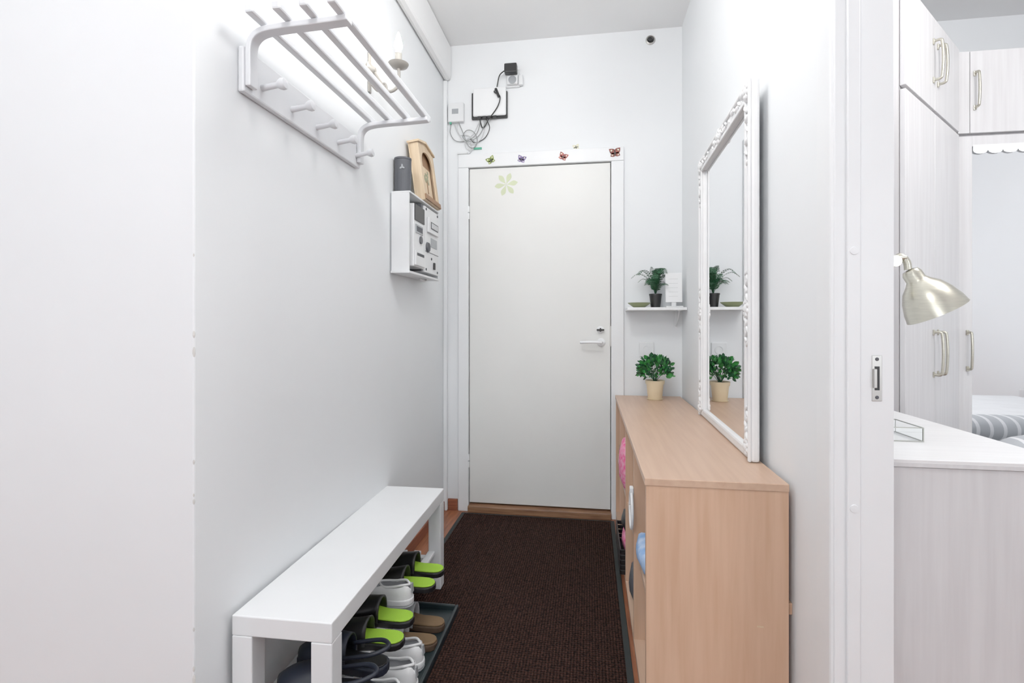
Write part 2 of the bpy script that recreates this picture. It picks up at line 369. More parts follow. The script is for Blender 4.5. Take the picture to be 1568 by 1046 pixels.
slipper('clog_navy',(-0.560,1.350,zs),PI-0.01,-1,'navy')
slipper('flip_slipper_green',(-0.556,1.466,zs),PI+0.02,1,'green')
slipper('flip_slipper_green',(-0.566,1.577,zs),PI,-1,'green')
sneaker('running_shoe',(-0.606,1.684,zs),PI,1,M['shoew'],0.72)
slipper('flip_slipper_green',(-0.560,1.793,zs),PI+0.01,1,'green')
slipper('flip_slipper_green',(-0.560,1.903,zs),PI+0.01,-1,'green')
zt=0.0145
sneaker('white_sneaker',(-0.530,1.395,zt),PI+0.03,1,M['shoew'])
sneaker('white_sneaker',(-0.526,1.50,zt),PI-0.01,-1,M['shoew'],0.9)
sneaker('white_sneaker',(-0.540,1.605,zt),PI+0.01,1,M['shoew'],0.85)
slipper('clog_brown',(-0.528,1.712,zt),PI+0.02,1,'brown')
slipper('clog_brown',(-0.532,1.818,zt),PI-0.02,-1,'brown')
sneaker('white_sneaker',(-0.545,1.29,zt),PI+0.01,-1,M['shoeg'])
# ------------------------------------------------------------------ sideboard / cabinet
cb=group('beech_shelf_cabinet',(0.33,2.2,0))
cx0,cx1,cy0,cy1,ch=0.150,0.510,1.408,3.005,0.729
box('top',cx0-0.004,cx1,cy0-0.004,cy1,ch-0.020,ch,M['beech_y'],cb,0.002)
box('end_near',cx0,cx1,cy0,cy0+0.02,0.0,ch-0.020,M['beech_v'],cb,0.0015)
box('end_far',cx0,cx1,cy1-0.02,cy1,0.0,ch-0.020,M['beech_v'],cb,0.0015)
box('divider_a',cx0,cx1-0.01,2.19,2.21,0.06,ch-0.020,M['beech_v'],cb,0.001)
box('divider_b',cx0,cx1-0.01,1.79,1.81,0.06,ch-0.020,M['beech_v'],cb,0.001)
box('divider_c',cx0,cx1-0.01,2.60,2.62,0.06,ch-0.020,M['beech_v'],cb,0.001)
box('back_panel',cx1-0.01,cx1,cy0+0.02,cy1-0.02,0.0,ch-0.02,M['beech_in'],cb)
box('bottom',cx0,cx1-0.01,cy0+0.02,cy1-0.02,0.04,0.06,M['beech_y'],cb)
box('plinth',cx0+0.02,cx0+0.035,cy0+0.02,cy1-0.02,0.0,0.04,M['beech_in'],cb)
for i,(a,b) in enumerate([(1.428,1.79),(1.81,2.19),(2.21,2.60),(2.62,2.985)]):
    box('shelf_%d'%i,cx0+0.006,cx1-0.01,a,b,0.375,0.393,M['beech_y'],cb)
box('screw_cap_a',0.432,0.448,cy0-0.001,cy0,0.352,0.356,M['birch'],cb)
cl=group('wall_batten',(0.52,1.5,0.39))
box('batten',0.5105,0.5245,1.425,1.9,0.382,0.412,M['beech_v'],cl,0.002)
def bag(name,c,sx,sy,sz,m,n=3):
    V=[];F=[]
    g=group(name,c)
    N,K=18,10
    for j in range(K+1):
        ph=PI*j/K
        for i in range(N):
            th=2*PI*i/N
            def sp(v,e): return math.copysign(abs(v)**e,v)
            r=sp(math.sin(ph),0.5)
            k=1+0.06*math.sin(5*th+3*ph)
            V.append(Vector(c)+Vector((sx*r*sp(math.cos(th),0.5)*k,sy*r*sp(math.sin(th),0.5)*k,sz*sp(math.cos(ph),0.6))))
    for j in range(K):
        for i in range(N): F.append((j*N+i,j*N+(i+1)%N,(j+1)*N+(i+1)%N,(j+1)*N+i))
    finish('body',V,F,m,g,smooth=True); return g
g=bag('pink_bag',(0.208,2.36,0.51),0.074,0.10,0.115,M['pink'])
tube('handle',[(0.208,2.30,0.62),(0.20,2.32,0.66),(0.20,2.40,0.66),(0.208,2.42,0.62)],0.006,M['white'],g)
g=bag('blue_cloth',(0.211,1.63,0.4285),0.064,0.11,0.035,M['blue'])
g=group('towel_ring',(0.145,1.80,0.50))
V=[(0.142,1.80+0.050*math.cos(a),0.500+0.062*math.sin(a)) for a in [2*PI*i/20 for i in range(21)]]
tube('ring',V,0.005,M['white'],g,k=3)
box('tab',0.137,0.1495,1.785,1.815,0.553,0.580,M['white'],g,0.003)
bk=group('black_basket',(0.22,2.4,0.06))
bx0,bx1=0.132,0.32
for i in range(5):
    z=0.063+i*0.022
    P=[(bx0,2.24,z),(bx0,2.57,z),(bx1,2.57,z),(bx1,2.24,z)]
    for k in range(4):
        p,q=P[k],P[(k+1)%4]
        xa,xb=min(p[0],q[0])-.003,max(p[0],q[0])+.003; ya,yb=min(p[1],q[1])-.003,max(p[1],q[1])+.003
        box('weave_%d_%d'%(i,k),xa,xb,ya,yb,z,z+0.018,M['black'],bk,0.002)
for k in range(12):
    y=2.245+k*0.029; box('stave_%d'%k,bx0-.0015,bx0+.0015,y,y+0.012,0.062,0.168,M['black'],bk)
box('basket_base',bx0,bx1,2.24,2.57,0.0605,0.066,M['black'],bk)
bag('pink_cloth',(0.228,2.40,0.150),0.078,0.13,0.055,M['pink'])
bag('black_glove',(0.216,2.38,0.242),0.07,0.10,0.035,M['black'])
bag('black_purse',(0.215,2.72,0.47),0.06,0.07,0.075,M['black'])
bag('shoe_pouch',(0.22,2.04,0.13),0.065,0.08,0.068,M['dgray'])
# ------------------------------------------------------------------ potted plants
def leafmesh(name,c,R,RZ,n,ls,g,mats):
    V=[];F=[];fm=[]
    for i in range(n):
        th=random.uniform(0,2*PI); u=random.uniform(-0.35,1); ph=math.acos(max(-1,min(1,u)))
        rr=random.uniform(0.55,1.0)
        d=Vector((math.sin(ph)*math.cos(th),math.sin(ph)*math.sin(th),math.cos(ph)))
        p=Vector(c)+Vector((d.x*R*rr,d.y*R*rr,d.z*RZ*rr))
        d2=(d+Vector((random.uniform(-.6,.6),random.uniform(-.6,.6),random.uniform(-.2,.8)))).normalized()
        a,b=frame_from(d2); an=random.uniform(0,2*PI); s=a*math.cos(an)+b*math.sin(an); nrm=d2.cross(s)
        L=ls*random.uniform(0.7,1.2); W=L*0.36
        k=len(V)
        V+=[p,p+d2*L*0.35+s*W+nrm*W*0.3,p+d2*L*0.35-s*W+nrm*W*0.3,p+d2*L*0.75+s*W*0.75+nrm*W*0.2,p+d2*L*0.75-s*W*0.75+nrm*W*0.2,p+d2*L,p+d2*L*0.4,p+d2*L*0.78]
        F+=[(k,k+1,k+6),(k,k+6,k+2),(k+1,k+3,k+7,k+6),(k+2,k+6,k+7,k+4),(k+3,k+5,k+7),(k+4,k+7,k+5)]
        q=random.randint(0,1); fm+=[q]*6
    me=finish(name,V,F,None,g,mats=mats,fm=fm); return me
px,py,pz=0.352,2.86,0.730
g=group('potted_bush',(px,py,pz))
lathe('pot',[(0.034,0),(0.037,0.003),(0.046,0.085),(0.050,0.085),(0.052,0.105),(0.046,0.105),(0.044,0.09),(0.0,0.09)],(px,py,pz),(0,0,1),M['cream'],g,32)
lathe('saucer',[(0.0,0),(0.040,0),(0.044,0.006),(0.0,0.006)],(px,py,pz-0.0005),(0,0,1),M['cream'],g)
lathe('soil',[(0.0,0.0),(0.044,0.0),(0.03,0.012),(0.0,0.014)],(px,py,pz+0.088),(0,0,1),M['soil'],g)
for k in range(14):
    a=k*2.4; r=0.03+0.05*random.random()
    tube('stem_%d'%k,[(px,py,pz+0.09),(px+r*.4*math.cos(a),py+r*.4*math.sin(a),pz+0.13),(px+r*math.cos(a),py+r*math.sin(a),pz+0.18)],0.0015,M['leaf2'],g,n=5,k=3)
leafmesh('foliage',(px,py,pz+0.155),0.088,0.080,480,0.026,g,[M['leaf'],M['leaf2']])
g=group('wall_shelf',(0.36,2.95,1.22))
box('board',0.205,0.522,2.865,3.033,1.217,1.233,M['white'],g,0.002)
for x in (0.49,):
    box('bracket_v',x-.008,x+.008,3.029,3.034,1.12,1.217,M['white'],g,0.001)
    box('bracket_h',x-.008,x+.008,2.90,3.029,1.213,1.217,M['white'],g)
    tube('bracket_brace',[(x,3.028,1.13),(x,2.99,1.15),(x,2.95,1.18),(x,2.92,1.213)],0.004,M['white'],g)
zz=1.2335
g=group('green_dish',(0.275,2.94,zz))
lathe('dish',[(0.0,0.0),(0.03,0.0),(0.060,0.022),(0.064,0.027),(0.059,0.026),(0.03,0.006),(0.0,0.005)],(0.275,2.93,zz),(0,0,1),mat('dish_glaze',(0.33,0.37,0.20),0.4),g,32)
fx,fy=0.368,2.965
g=group('potted_fern',(fx,fy,zz))
lathe('pot',[(0.026,0),(0.034,0.07),(0.036,0.07),(0.036,0.078),(0.031,0.078),(0.030,0.068),(0.0,0.068)],(fx,fy,zz),(0,0,1),M['black'],g)
V=[];F=[]
for k in range(26):
    a=k*2*PI/26+random.uniform(-.15,.15); up=random.uniform(0.06,0.165); rr=random.uniform(0.05,0.12)
    if math.sin(a)>0.2: rr*=0.45
    if math.cos(a)>0: rr*=0.95
    base=Vector((fx,fy,zz+0.07)); pts=catmull([base,base+Vector((math.cos(a)*rr*0.35,math.sin(a)*rr*0.35,up*0.75)),base+Vector((math.cos(a)*rr*0.8,math.sin(a)*rr*0.8,up)),base+Vector((math.cos(a)*rr*1.15,math.sin(a)*rr*1.15,up*0.78))],5)
    side=Vector((-math.sin(a),math.cos(a),0))
    for j,p in enumerate(pts[:-1]):
        f=j/(len(pts)-1); q=pts[j+1]; dd=(q-p)
        kk=len(V); V+=[p+side*0.0015,p-side*0.0015,q-side*0.0015,q+side*0.0015]; F.append((kk,kk+1,kk+2,kk+3))
        if f>0.15:
            ll=0.030*(1-abs(f-0.55)*1.1)
            for sg in (1,-1):
                t_=p+side*sg*ll+dd*0.9+Vector((0,0,-0.003))
                kk=len(V); V+=[p-dd*0.15,p+dd*0.35+side*sg*ll*0.5-dd*.25,t_,p+dd*0.85+side*sg*ll*0.4]; F.append((kk,kk+1,kk+2,kk+3))
V=[Vector((v.x,min(v.y,3.032),v.z)) for v in V]
finish('fronds',V,F,M['leaf2'],g)
g=group('card_stand',(0.456,2.89,zz))
extr('card',[(-.044,0.028),(.044,0.028),(.044,.190),(-.044,.190)],(0.456,2.880,zz),(1,0,0),(0,0.08,0.99),(0,1,0),0.004,M['white'],g,bevel=0.001)
box('foot',0.413,0.503,2.868,2.922,zz,zz+0.006,M['plastic'],g,0.002)
box('stem',0.443,0.469,2.886,2.900,zz+0.006,zz+0.045,M['plastic'],g,0.002)
for i in range(5):
    extr('print_%d'%i,[(-.028,0.06+i*.024),(.022,0.06+i*.024),(.022,.0608+i*.024),(-.028,.0608+i*.024)],(0.456,2.8795,zz),(1,0,0),(0,0.08,0.99),(0,-1,0),0.0004,M['gplastic'],g)
g=group('wall_outlet',(0.325,YB,0.994))
box('plate',0.283,0.367,3.025,3.034,0.952,1.036,M['plastic'],g,0.004)
lathe('well',[(0.0,0.0),(0.024,0.0),(0.024,0.004),(0.019,0.004),(0.019,0.001),(0.0,0.001)],(0.325,3.025,0.994),(0,-1,0),M['plastic'],g)
g=group('bell_rosette',(0.348,YB,2.786))
lathe('ring',[(0.027,0.0),(0.027,0.006),(0.020,0.010),(0.016,0.006),(0.0,0.006)],(0.348,3.0345,2.786),(0,-1,0),M['steel'],g)
lathe('core',[(0.014,0.0),(0.012,0.012),(0.0,0.014)],(0.345,3.0285,2.784),(0,-1,0),M['black'],g)
box('clip',0.352,0.366,3.018,3.028,2.775,2.789,M['black'],g,0.002)
# ------------------------------------------------------------------ mirror on right wall
mg=group('ornate_wall_mirror',(0.501,1.600,0.7305),rz=-math.radians(1.5))
MW,MH,FW=0.818,1.148,0.056
def rail(nm,y0,y1,z0,z1):
    box(nm,-0.026,-0.001,y0,y1,z0,z1,M['mirrorframe'],mg,0.008,True)
rail('rail_near',0,FW,0,MH); rail('rail_far',MW-FW,MW,0,MH)
rail('rail_top',FW,MW-FW,MH-FW,MH); rail('rail_bottom',FW,MW-FW,0,0.035)
for nm,y0,y1,z0,z1 in [('a',FW-.012,FW+0.002,0.03,MH-FW),('b',MW-FW-.002,MW-FW+.012,0.03,MH-FW),('c',FW,MW-FW,MH-FW-.002,MH-FW+.012)]:
    box('bead_'+nm,-0.032,-0.024,y0,y1,z0,z1,M['mirrorframe'],mg,0.003,True)
for nm,y0,y1,z0,z1 in [('a',0.002,.014,0.0,MH),('b',MW-.014,MW-.002,0.0,MH),('c',.01,MW-.01,MH-.014,MH-.002)]:
    box('outer_bead_'+nm,-0.034,-0.024,y0,y1,z0,z1,M['mirrorframe'],mg,0.004,True)
box('glass',-0.014,-0.010,FW-.004,MW-FW+.004,0.033,MH-FW+.004,M['mirror'],mg,0,True)
box('backing',-0.009,-0.0015,FW-.004,MW-FW+.004,0.033,MH-FW+.004,M['gplastic'],mg,0,True)
def ornament(nm,y,z,dirs,s=1.0):
    V=[];F=[]
    for (a,L) in dirs:
        for k in range(7):
            f=k/6; d=0.018+f*L; wob=math.sin(k*1.7)*0.009
            yy=y+math.cos(a)*d-math.sin(a)*wob; zz_=z+math.sin(a)*d+math.cos(a)*wob
            R=Matrix.Rotation(a+0.7*(-1)**k,3,'X')
            ellips(V,F,(-0.031,yy,zz_),0.008*(1-.4*f),0.018*s*(1-.4*f),0.007*s*(1-.3*f),R,8,5)
    ellips(V,F,(-0.032,y,z),0.010,0.014*s,0.014*s)
    for k in range(7):
        a=k*2*PI/7; ellips(V,F,(-0.031,y+0.018*s*math.cos(a),z+0.018*s*math.sin(a)),0.008,0.009*s,0.009*s,None,8,5)
    finish(nm,V,F,M['mirrorframe'],mg,smooth=True,local=True)
h=PI/2
ornament('corner_near_top',0.03,MH-0.03,[(-h,0.20),(0,0.20)]); ornament('corner_far_top',MW-0.03,MH-0.03,[(-h,0.16),(PI,0.16)])
ornament('corner_near_low',0.03,0.04,[(h,0.10)]); ornament('corner_far_low',MW-0.03,0.04,[(h,0.10)])
ornament('mid_near',0.03,0.46,[(-h,0.09),(h,0.09)],1.1); ornament('mid_far',MW-0.03,0.46,[(-h,0.09),(h,0.09)],1.1)
ornament('mid_top',MW/2,MH-0.03,[(0,0.09),(PI,0.09)],1.1)
# ------------------------------------------------------------------ coat rack
rk=group('coat_rack',(XL,1.5,1.8))
box('hook_board',XL+0.001,XL+0.019,1.172,1.835,1.735,1.852,M['rackw'],rk,0.005)
def bracket(nm,y):
    P=[(XL+0.0275,1.750),(XL+0.0275,1.80),(XL+0.028,1.845),(XL+0.036,1.872),(XL+0.062,1.889),(XL+0.12,1.895),(XL+0.20,1.897),(XL+0.295,1.901)]
    C=catmull([(x,0,z) for x,z in P],6); th=0.015; o=[];inn=[]
    for j,c_ in enumerate(C):
        d=C[min(j+1,len(C)-1)]-C[max(j-1,0)]; d.normalize(); nn=Vector((-d.z,0,d.x))
        o.append((c_+nn*th/2)); inn.append((c_-nn*th/2))
    V=[];F=[];n=len(C)
    for p,q in zip(o,inn):
        V+=[(p.x,y,p.z),(p.x,y+.032,p.z),(q.x,y+.032,q.z),(q.x,y,q.z)]
    for j in range(n-1):
        for i in range(4): F.append((j*4+i,j*4+(i+1)%4,(j+1)*4+(i+1)%4,(j+1)*4+i))
    F.append((0,1,2,3)); F.append(tuple(4*(n-1)+i for i in range(4)))
    finish(nm,V,F,M['rackw'],rk,bevel=0.003)
bracket('bracket_near',1.174); bracket('bracket_far',1.801)
for i,x in enumerate([-0.822,-0.750,-0.680,-0.608]):
    z=1.901+0.0015*i
    box('rail_%d'%i,x-0.011,x+0.011,1.125,1.865,z+0.002,z+0.024,M['rackw'],rk,0.005)
for i in range(5):
    y=1.245+i*0.138
    lathe('peg_%d'%i,[(0.0,0),(0.0085,0.0),(0.0075,0.045),(0.012,0.052),(0.0155,0.060),(0.014,0.070),(0.0,0.074)],(XL+0.018,y,1.775),(1,0,0.12),M['rackw'],rk,20)
# ------------------------------------------------------------------ sconce
M['sconce']=mat('sconce_enamel',(0.36,0.34,0.31),0.3)
M['sleeve']=mat('candle_sleeve',(0.50,0.48,0.44),0.5)
sc=group('candle_sconce',(XL,1.95,2.17))
lathe('wall_plate',[(0.0,0),(0.032,0),(0.034,0.008),(0.02,0.016),(0.01,0.03),(0.0,0.032)],(XL+0.001,1.95,2.17),(1,0,0),M['sconce'],sc)
box('back_strip',XL+0.001,XL+0.008,1.938,1.962,2.08,2.26,M['sconce'],sc,0.003)
tube('arm',[(XL+0.02,1.95,2.17),(XL+0.05,1.95,2.12),(XL+0.085,1.95,2.080),(XL+0.122,1.95,2.095),(XL+0.129,1.95,2.14),(XL+0.127,1.95,2.172)],0.0065,M['sconce'],sc)
tube('scroll',[(XL+0.015,1.95,2.11),(XL+0.04,1.95,2.085),(XL+0.075,1.95,2.088),(XL+0.07,1.95,2.112),(XL+0.05,1.95,2.108)],0.0045,M['sconce'],sc)
lathe('drip_dish',[(0.0,0),(0.012,0.0),(0.036,0.010),(0.041,0.019),(0.035,0.014),(0.0,0.006)],(XL+0.127,1.95,2.168),(0,0,1),M['sconce'],sc)
lathe('candle_sleeve',[(0.0,0),(0.0135,0),(0.0135,0.055),(0.0,0.057)],(XL+0.127,1.95,2.174),(0,0,1),M['sleeve'],sc)
lathe('bulb',[(0.006,0),(0.011,0.01),(0.0165,0.025),(0.015,0.04),(0.009,0.062),(0.004,0.080),(0.0,0.086)],(XL+0.127,1.95,2.231),(0,0,1),M['bulb'],sc,20)
# ------------------------------------------------------------------ meter box
mb=group('electric_meter_box',(XL,2.4,1.55))
a0,a1,b0,b1,z0,z1=XL+0.001,-0.797,2.172,2.615,1.380,1.730
box('back',a0,a0+0.006,b0,b1,z0,z1,M['gplastic'],mb)
box('near_side',a0+0.006,a1,b0,b0+0.008,z0,z1,M['plastic'],mb,0.001)
box('far_side',a0+0.006,a1,b1-0.008,b1,z0,z1,M['plastic'],mb,0.001)
box('lid_top',a0+0.006,a1+0.004,b0,b1,z1,z1+0.008,M['plastic'],mb,0.001)
box('base',a0+0.006,a1+0.006,b0-0.01,b1,z0-0.010,z0,M['plastic'],mb,0.001)
box('meter_body',a0+0.008,a1+0.012,b0+0.03,b0+0.175,1.405,1.69,M['plastic'],mb,0.004)
box('meter_cap',a1+0.012,a1+0.016,b0+0.035,b0+0.17,1.615,1.688,M['black'],mb,0.002)
box('meter_display',a1+0.012,a1+0.015,b0+0.05,b0+0.15,1.56,1.60,M['gplastic'],mb,0.001)
box('meter_lcd',a1+0.015,a1+0.0155,b0+0.06,b0+0.14,1.568,1.592,M['dgray'],mb)
lathe('meter_port',[(0.0,0),(0.018,0),(0.018,0.006),(0.0,0.006)],(a1+0.012,b0+0.12,1.535),(1,0,0),M['dgray'],mb)
box('meter_terminal',a1+0.012,a1+0.020,b0+0.035,b0+0.165,1.41,1.48,M['plastic'],mb,0.003)
box('terminal_label',a1+0.020,a1+0.0205,b0+0.05,b0+0.15,1.455,1.468,M['dgray'],mb)
box('recess_gap',a0+0.008,a1-0.005,b0+0.178,b0+0.205,1.40,1.72,M['dgray'],mb)  # dark block standing in for shade between meter and fuse panel
box('fuse_panel',a0+0.008,a1+0.004,b0+0.208,b1-0.012,1.395,1.718,M['plastic'],mb,0.003)
box('fuse_counter',a1+0.004,a1+0.016,b0+0.24,b1-0.04,1.595,1.670,M['plastic'],mb,0.003)
box('counter_window',a1+0.016,a1+0.018,b0+0.265,b1-0.06,1.615,1.65,M['dgray'],mb,0.001)
for j in range(5): box('counter_digit_%d'%j,a1+0.018,a1+0.0185,b0+0.275+j*.021,b0+0.288+j*.021,1.62,1.645,M['white'],mb)
box('type_plate',a1+0.004,a1+0.006,b0+0.30,b0+0.40,1.53,1.575,M['gplastic'],mb)
lathe('dial',[(0.0,0),(0.026,0),(0.022,0.01),(0.0,0.01)],(a1+0.004,b0+0.245,1.52),(1,0,0),M['dgray'],mb)
box('seal',a1+0.004,a1+0.012,b0+0.34,b0+0.36,1.42,1.455,M['black'],mb,0.002)
box('panel_split',a1+0.004,a1+0.005,b0+0.212,b1-0.016,1.497,1.500,M['dgray'],mb)
for j,(y,z) in enumerate([(b0+.225,1.41),(b0+.41,1.41),(b0+.225,1.705),(b0+.41,1.705),(b0+.31,1.47)]):
    lathe('screw_%d'%j,[(0.0,0),(0.007,0),(0.006,0.003),(0.0,0.003)],(a1+0.004,y,z),(1,0,0),M['dgray'],mb,10)
tube('cable_gland',[(a0+.05,b0+.26,1.372),(a0+.05,b0+.28,1.362),(a0+.05,b0+.34,1.362),(a0+.05,b0+.36,1.372)],0.006,M['plastic'],mb)
g=group('dark_storage_tin',(-0.845,2.215,1.739))
prof=[(0.039*math.cos(a),0.036*math.sin(a)) for a in [2*PI*i/28 for i in range(28)]]
extr('body',prof,(-0.845,2.222,1.7385),(1,0,0),(0,1,0),(0,0,1),0.150,M['dgray'],g,bevel=0.002)
extr('lid',[(x*1.02,y*1.02) for x,y in prof],(-0.845,2.222,1.8885),(1,0,0),(0,1,0),(0,0,1),0.010,M['dgray'],g,bevel=0.002)
for k in range(3):
    extr('emblem_%d'%k,rot2(petal(0.014,0.004),k*PI/3*2+PI/2),(-0.835,2.1865,1.85),(1,0,0),(0,0,1),(0,-1,0),0.0012,M['gplastic'],g)
g=group('birch_key_house',(-0.813,2.48,1.7385),ry=math.radians(-8))
hw,hh,hd=0.122,0.290,0.055
def hb(nm,x0,x1,y0,y1,z0,z1,m,b=0.002): return box(nm,x0,x1,y0,y1,z0,z1,m,g,b,True)
hb('back',-0.02,-0.012,-hw,hw,0.003,hh,M['birch'])
hb('side_near',-0.012,0.030,-hw,-hw+0.01,0.001,hh-0.004,M['birch']); hb('side_far',-0.012,0.030,hw-0.01,hw,0.001,hh-0.004,M['birch'])
hb('floor_plate',-0.012,0.030,-hw+.01,hw-.01,0.001,0.01,M['birch'])
extr('gable_roof',[(-hw-.008,hh-.006),(0,hh+.022),(hw+.008,hh-.006),(hw+.008,hh+.004),(0,hh+.033),(-hw-.008,hh+.004)],(-0.022,0,0),(0,1,0),(0,0,1),(1,0,0),0.060,M['birch'],g,local=True)
extr('gable_fill',[(-hw,hh-.006),(hw,hh-.006),(0,hh+.022)],(-0.018,0,0),(0,1,0),(0,0,1),(1,0,0),0.046,M['birch'],g,local=True)
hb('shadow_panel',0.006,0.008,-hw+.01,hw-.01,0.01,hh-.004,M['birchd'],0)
arch=[(-hw+.01,0.012),(-hw+.01,hh-.006),(hw-.01,hh-.006),(hw-.01,0.012),(hw-.032,0.012),(hw-.032,0.20)]+[((hw-.032)*math.cos(a),0.20+0.065*math.sin(a)) for a in [PI*i/12 for i in range(1,12)]]+[(-hw+.032,0.20),(-hw+.032,0.012)]
extr('front_arch',arch,(0.022,0,0),(0,1,0),(0,0,1),(1,0,0),0.008,M['birch'],g,local=True)
hb('inner_picture',0.010,0.014,-hw+.045,hw-.045,0.03,0.195,M['birch'])
V=[];F=[]
for k in range(16):
    ellips(V,F,(0.015,random.uniform(-.03,.03),0.14+random.uniform(-.03,.035)),0.002,0.010,0.010,None,7,4)
finish('tree_relief',V,F,mat('relief_green',(0.35,0.36,0.24),0.7),g,local=True)
hb('tree_trunk',0.014,0.017,-0.004,0.004,0.06,0.13,M['birchd'],0)
hb('front_sill',0.030,0.038,-hw,hw,0.004,0.03,M['birchd'])
# ------------------------------------------------------------------ router and cables on back wall
g=group('power_adapter',(-0.46,YB,2.64))
box('socket_plate',-0.500,-0.415,3.023,3.034,2.565,2.650,M['plastic'],g,0.005)
box('socket_body',-0.490,-0.425,3.000,3.023,2.575,2.635,M['plastic'],g,0.006)
box('adapter',-0.500,-0.425,2.955,3.000,2.625,2.680,M['black'],g,0.006)
box('adapter_plug',-0.42,-0.395,3.005,3.03,2.57,2.63,M['plastic'],g,0.004)
lathe('socket_face',[(0,0),(0.024,0),(0.024,0.003),(0.019,0.003),(0.018,0.001),(0,0.001)],(-0.457,2.9995,2.600),(0,-1,0),M['gplastic'],g)
g=group('wifi_router',(-0.6,YB,2.47))
box('back_shell',-0.710,-0.490,3.016,3.034,2.384,2.545,M['black'],g,0.004)
box('front_shell',-0.698,-0.496,2.998,3.016,2.394,2.565,M['white'],g,0.008)
for j in range(4): box('port_%d'%j,-0.67+j*.032,-0.65+j*.032,3.0,3.015,2.379,2.394,M['black'],g,0.001)
g=group('fiber_junction_box',(-0.81,YB,2.43))
box('cover',-0.856,-0.757,3.004,3.034,2.372,2.488,M['plastic'],g,0.005)
box('label',-0.83,-0.79,3.0025,3.004,2.42,2.45,M['gplastic'],g)
box('clip_green',-0.845,-0.835,3.006,3.02,2.362,2.372,M['tape'],g)
g=group('cable_bundle',(-0.65,YB,2.4))
yw=3.024
tube('power_cord',[(-0.495,2.98,2.65),(-0.535,3.0,2.63),(-0.555,yw-.01,2.56),(-0.565,yw-.035,2.53),(-0.53,yw-.035,2.50),(-0.545,yw-.035,2.44),(-0.60,yw-.02,2.375),(-0.64,yw,2.33),(-0.66,yw,2.378)],0.0035,M['black'],g,n=6)
tube('black_lead',[(-0.62,yw-.01,2.380),(-0.60,yw,2.33),(-0.63,yw,2.27),(-0.69,yw,2.245),(-0.72,yw,2.27)],0.0025,M['black'],g,n=6)
rod('cord_bead',(-0.555,2.982,2.545),(-0.535,2.982,2.495),0.008,M['black'],g)
wire=mat('wire_white',(0.60,0.61,0.62),0.5); wireg=mat('wire_grey',(0.30,0.31,0.31),0.5)
LP=[[(-0.84,2.365),(-0.845,2.31),(-0.81,2.262),(-0.74,2.26),(-0.68,2.30),(-0.655,2.378)],
    [(-0.80,2.370),(-0.80,2.33),(-0.77,2.27),(-0.71,2.235),(-0.655,2.262),(-0.63,2.33),(-0.635,2.378)],
    [(-0.79,2.370),(-0.765,2.31),(-0.73,2.225),(-0.69,2.215),(-0.675,2.26),(-0.70,2.31),(-0.74,2.32),(-0.765,2.285),(-0.73,2.25),(-0.66,2.29),(-0.62,2.378)],
    [(-0.82,2.370),(-0.79,2.30),(-0.73,2.29),(-0.69,2.245),(-0.71,2.20),(-0.745,2.215),(-0.75,2.26),(-0.70,2.30),(-0.66,2.378)]]
for k,pts in enumerate(LP):
    tube('data_cable_%d'%k,[(x,yw-.003*(k%3),z) for x,z in pts],0.0023,wire if k%2 else wireg,g,n=6)
tube('wall_cable',[(-0.72,yw+.004,2.25),(-0.715,yw+.004,2.21),(-0.73,yw+.003,2.182),(-0.80,yw+.003,2.18)],0.003,wire,g,n=6)
box('tape_a',-0.70,-0.65,3.026,3.034,2.205,2.216,M['tape'],g)
box('tape_b',-0.80,-0.74,3.020,3.034,2.180,2.19,M['plastic'],g)
# ------------------------------------------------------------------ bedroom doorway trim
g=group('door_2',(0.57,1.17,1.0))
box('jamb_far',0.513,0.628,1.168,1.18,0,2.12,M['trim'],g,0.002)
box('stop_far',0.535,0.560,1.160,1.168,0,2.108,M['trim'],g,0.002)
box('jamb_near',0.513,0.628,0.29,0.302,0,2.12,M['trim'],g,0.002)
box('jamb_top',0.513,0.628,0.302,1.168,2.108,2.12,M['trim'],g,0.002)
box('strike_plate',0.585,0.604,1.1665,1.168,0.982,1.078,M['steel'],g,0.0015)
box('strike_hole',0.590,0.599,1.1655,1.1672,1.005,1.055,M['black'],g)
box('strike_tongue',0.586,0.592,1.160,1.1665,1.01,1.05,M['steel'],g,0.001)
for z in (0.99,1.07): lathe('screw',[(0,0),(0.004,0),(0.003,0.0015),(0,0.0015)],(0.5945,1.1665,z),(0,-1,0),M['dgray'],g,10)
for z in (1.297,0.757): lathe('hole_plug',[(0,0),(0.0085,0),(0.008,0.0015),(0,0.002)],(0.5475,1.160,z),(0,-1,0),M['trim'],g,20)
g=group('trim_5',(0.515,1.2,1))
box('casing_far',0.507,0.5245,1.172,1.245,0,2.19,M['trim'],g,0.006)
box('casing_near',0.507,0.5245,0.225,0.298,0,2.19,M['trim'],g,0.006)
box('casing_top',0.507,0.5245,0.298,1.172,2.115,2.19,M['trim'],g,0.006)
# ------------------------------------------------------------------ bedroom furniture
g=group('pale_dresser',(0.84,1.65,0))
box('carcass',0.63,1.035,1.262,2.035,0.06,0.822,M['ash'],g,0.002)
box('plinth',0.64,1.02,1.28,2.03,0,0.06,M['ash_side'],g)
box('worktop',0.628,1.045,1.255,2.040,0.824,0.842,M['dresstop'],g,0.002)
box('edge_band',0.628,1.045,1.2545,1.256,0.825,0.834,M['ash'],g)
for i in range(3): box('drawer_%d'%i,1.035,1.044,1.275,2.03,0.08+i*.247,0.318+i*.247,M['ash'],g,0.002)
g=group('glass_keepsake_box',(0.77,1.5,0.842))
gx0,gx1,gy0,gy1,gz0,gz1=0.70,0.842,1.44,1.56,0.843,0.878
box('pane_front',gx0,gx1,gy0,gy0+.002,gz0,gz1,M['glass'],g); box('pane_right',gx1-.002,gx1,gy0+.002,gy1,gz0,gz1,M['glass'],g)
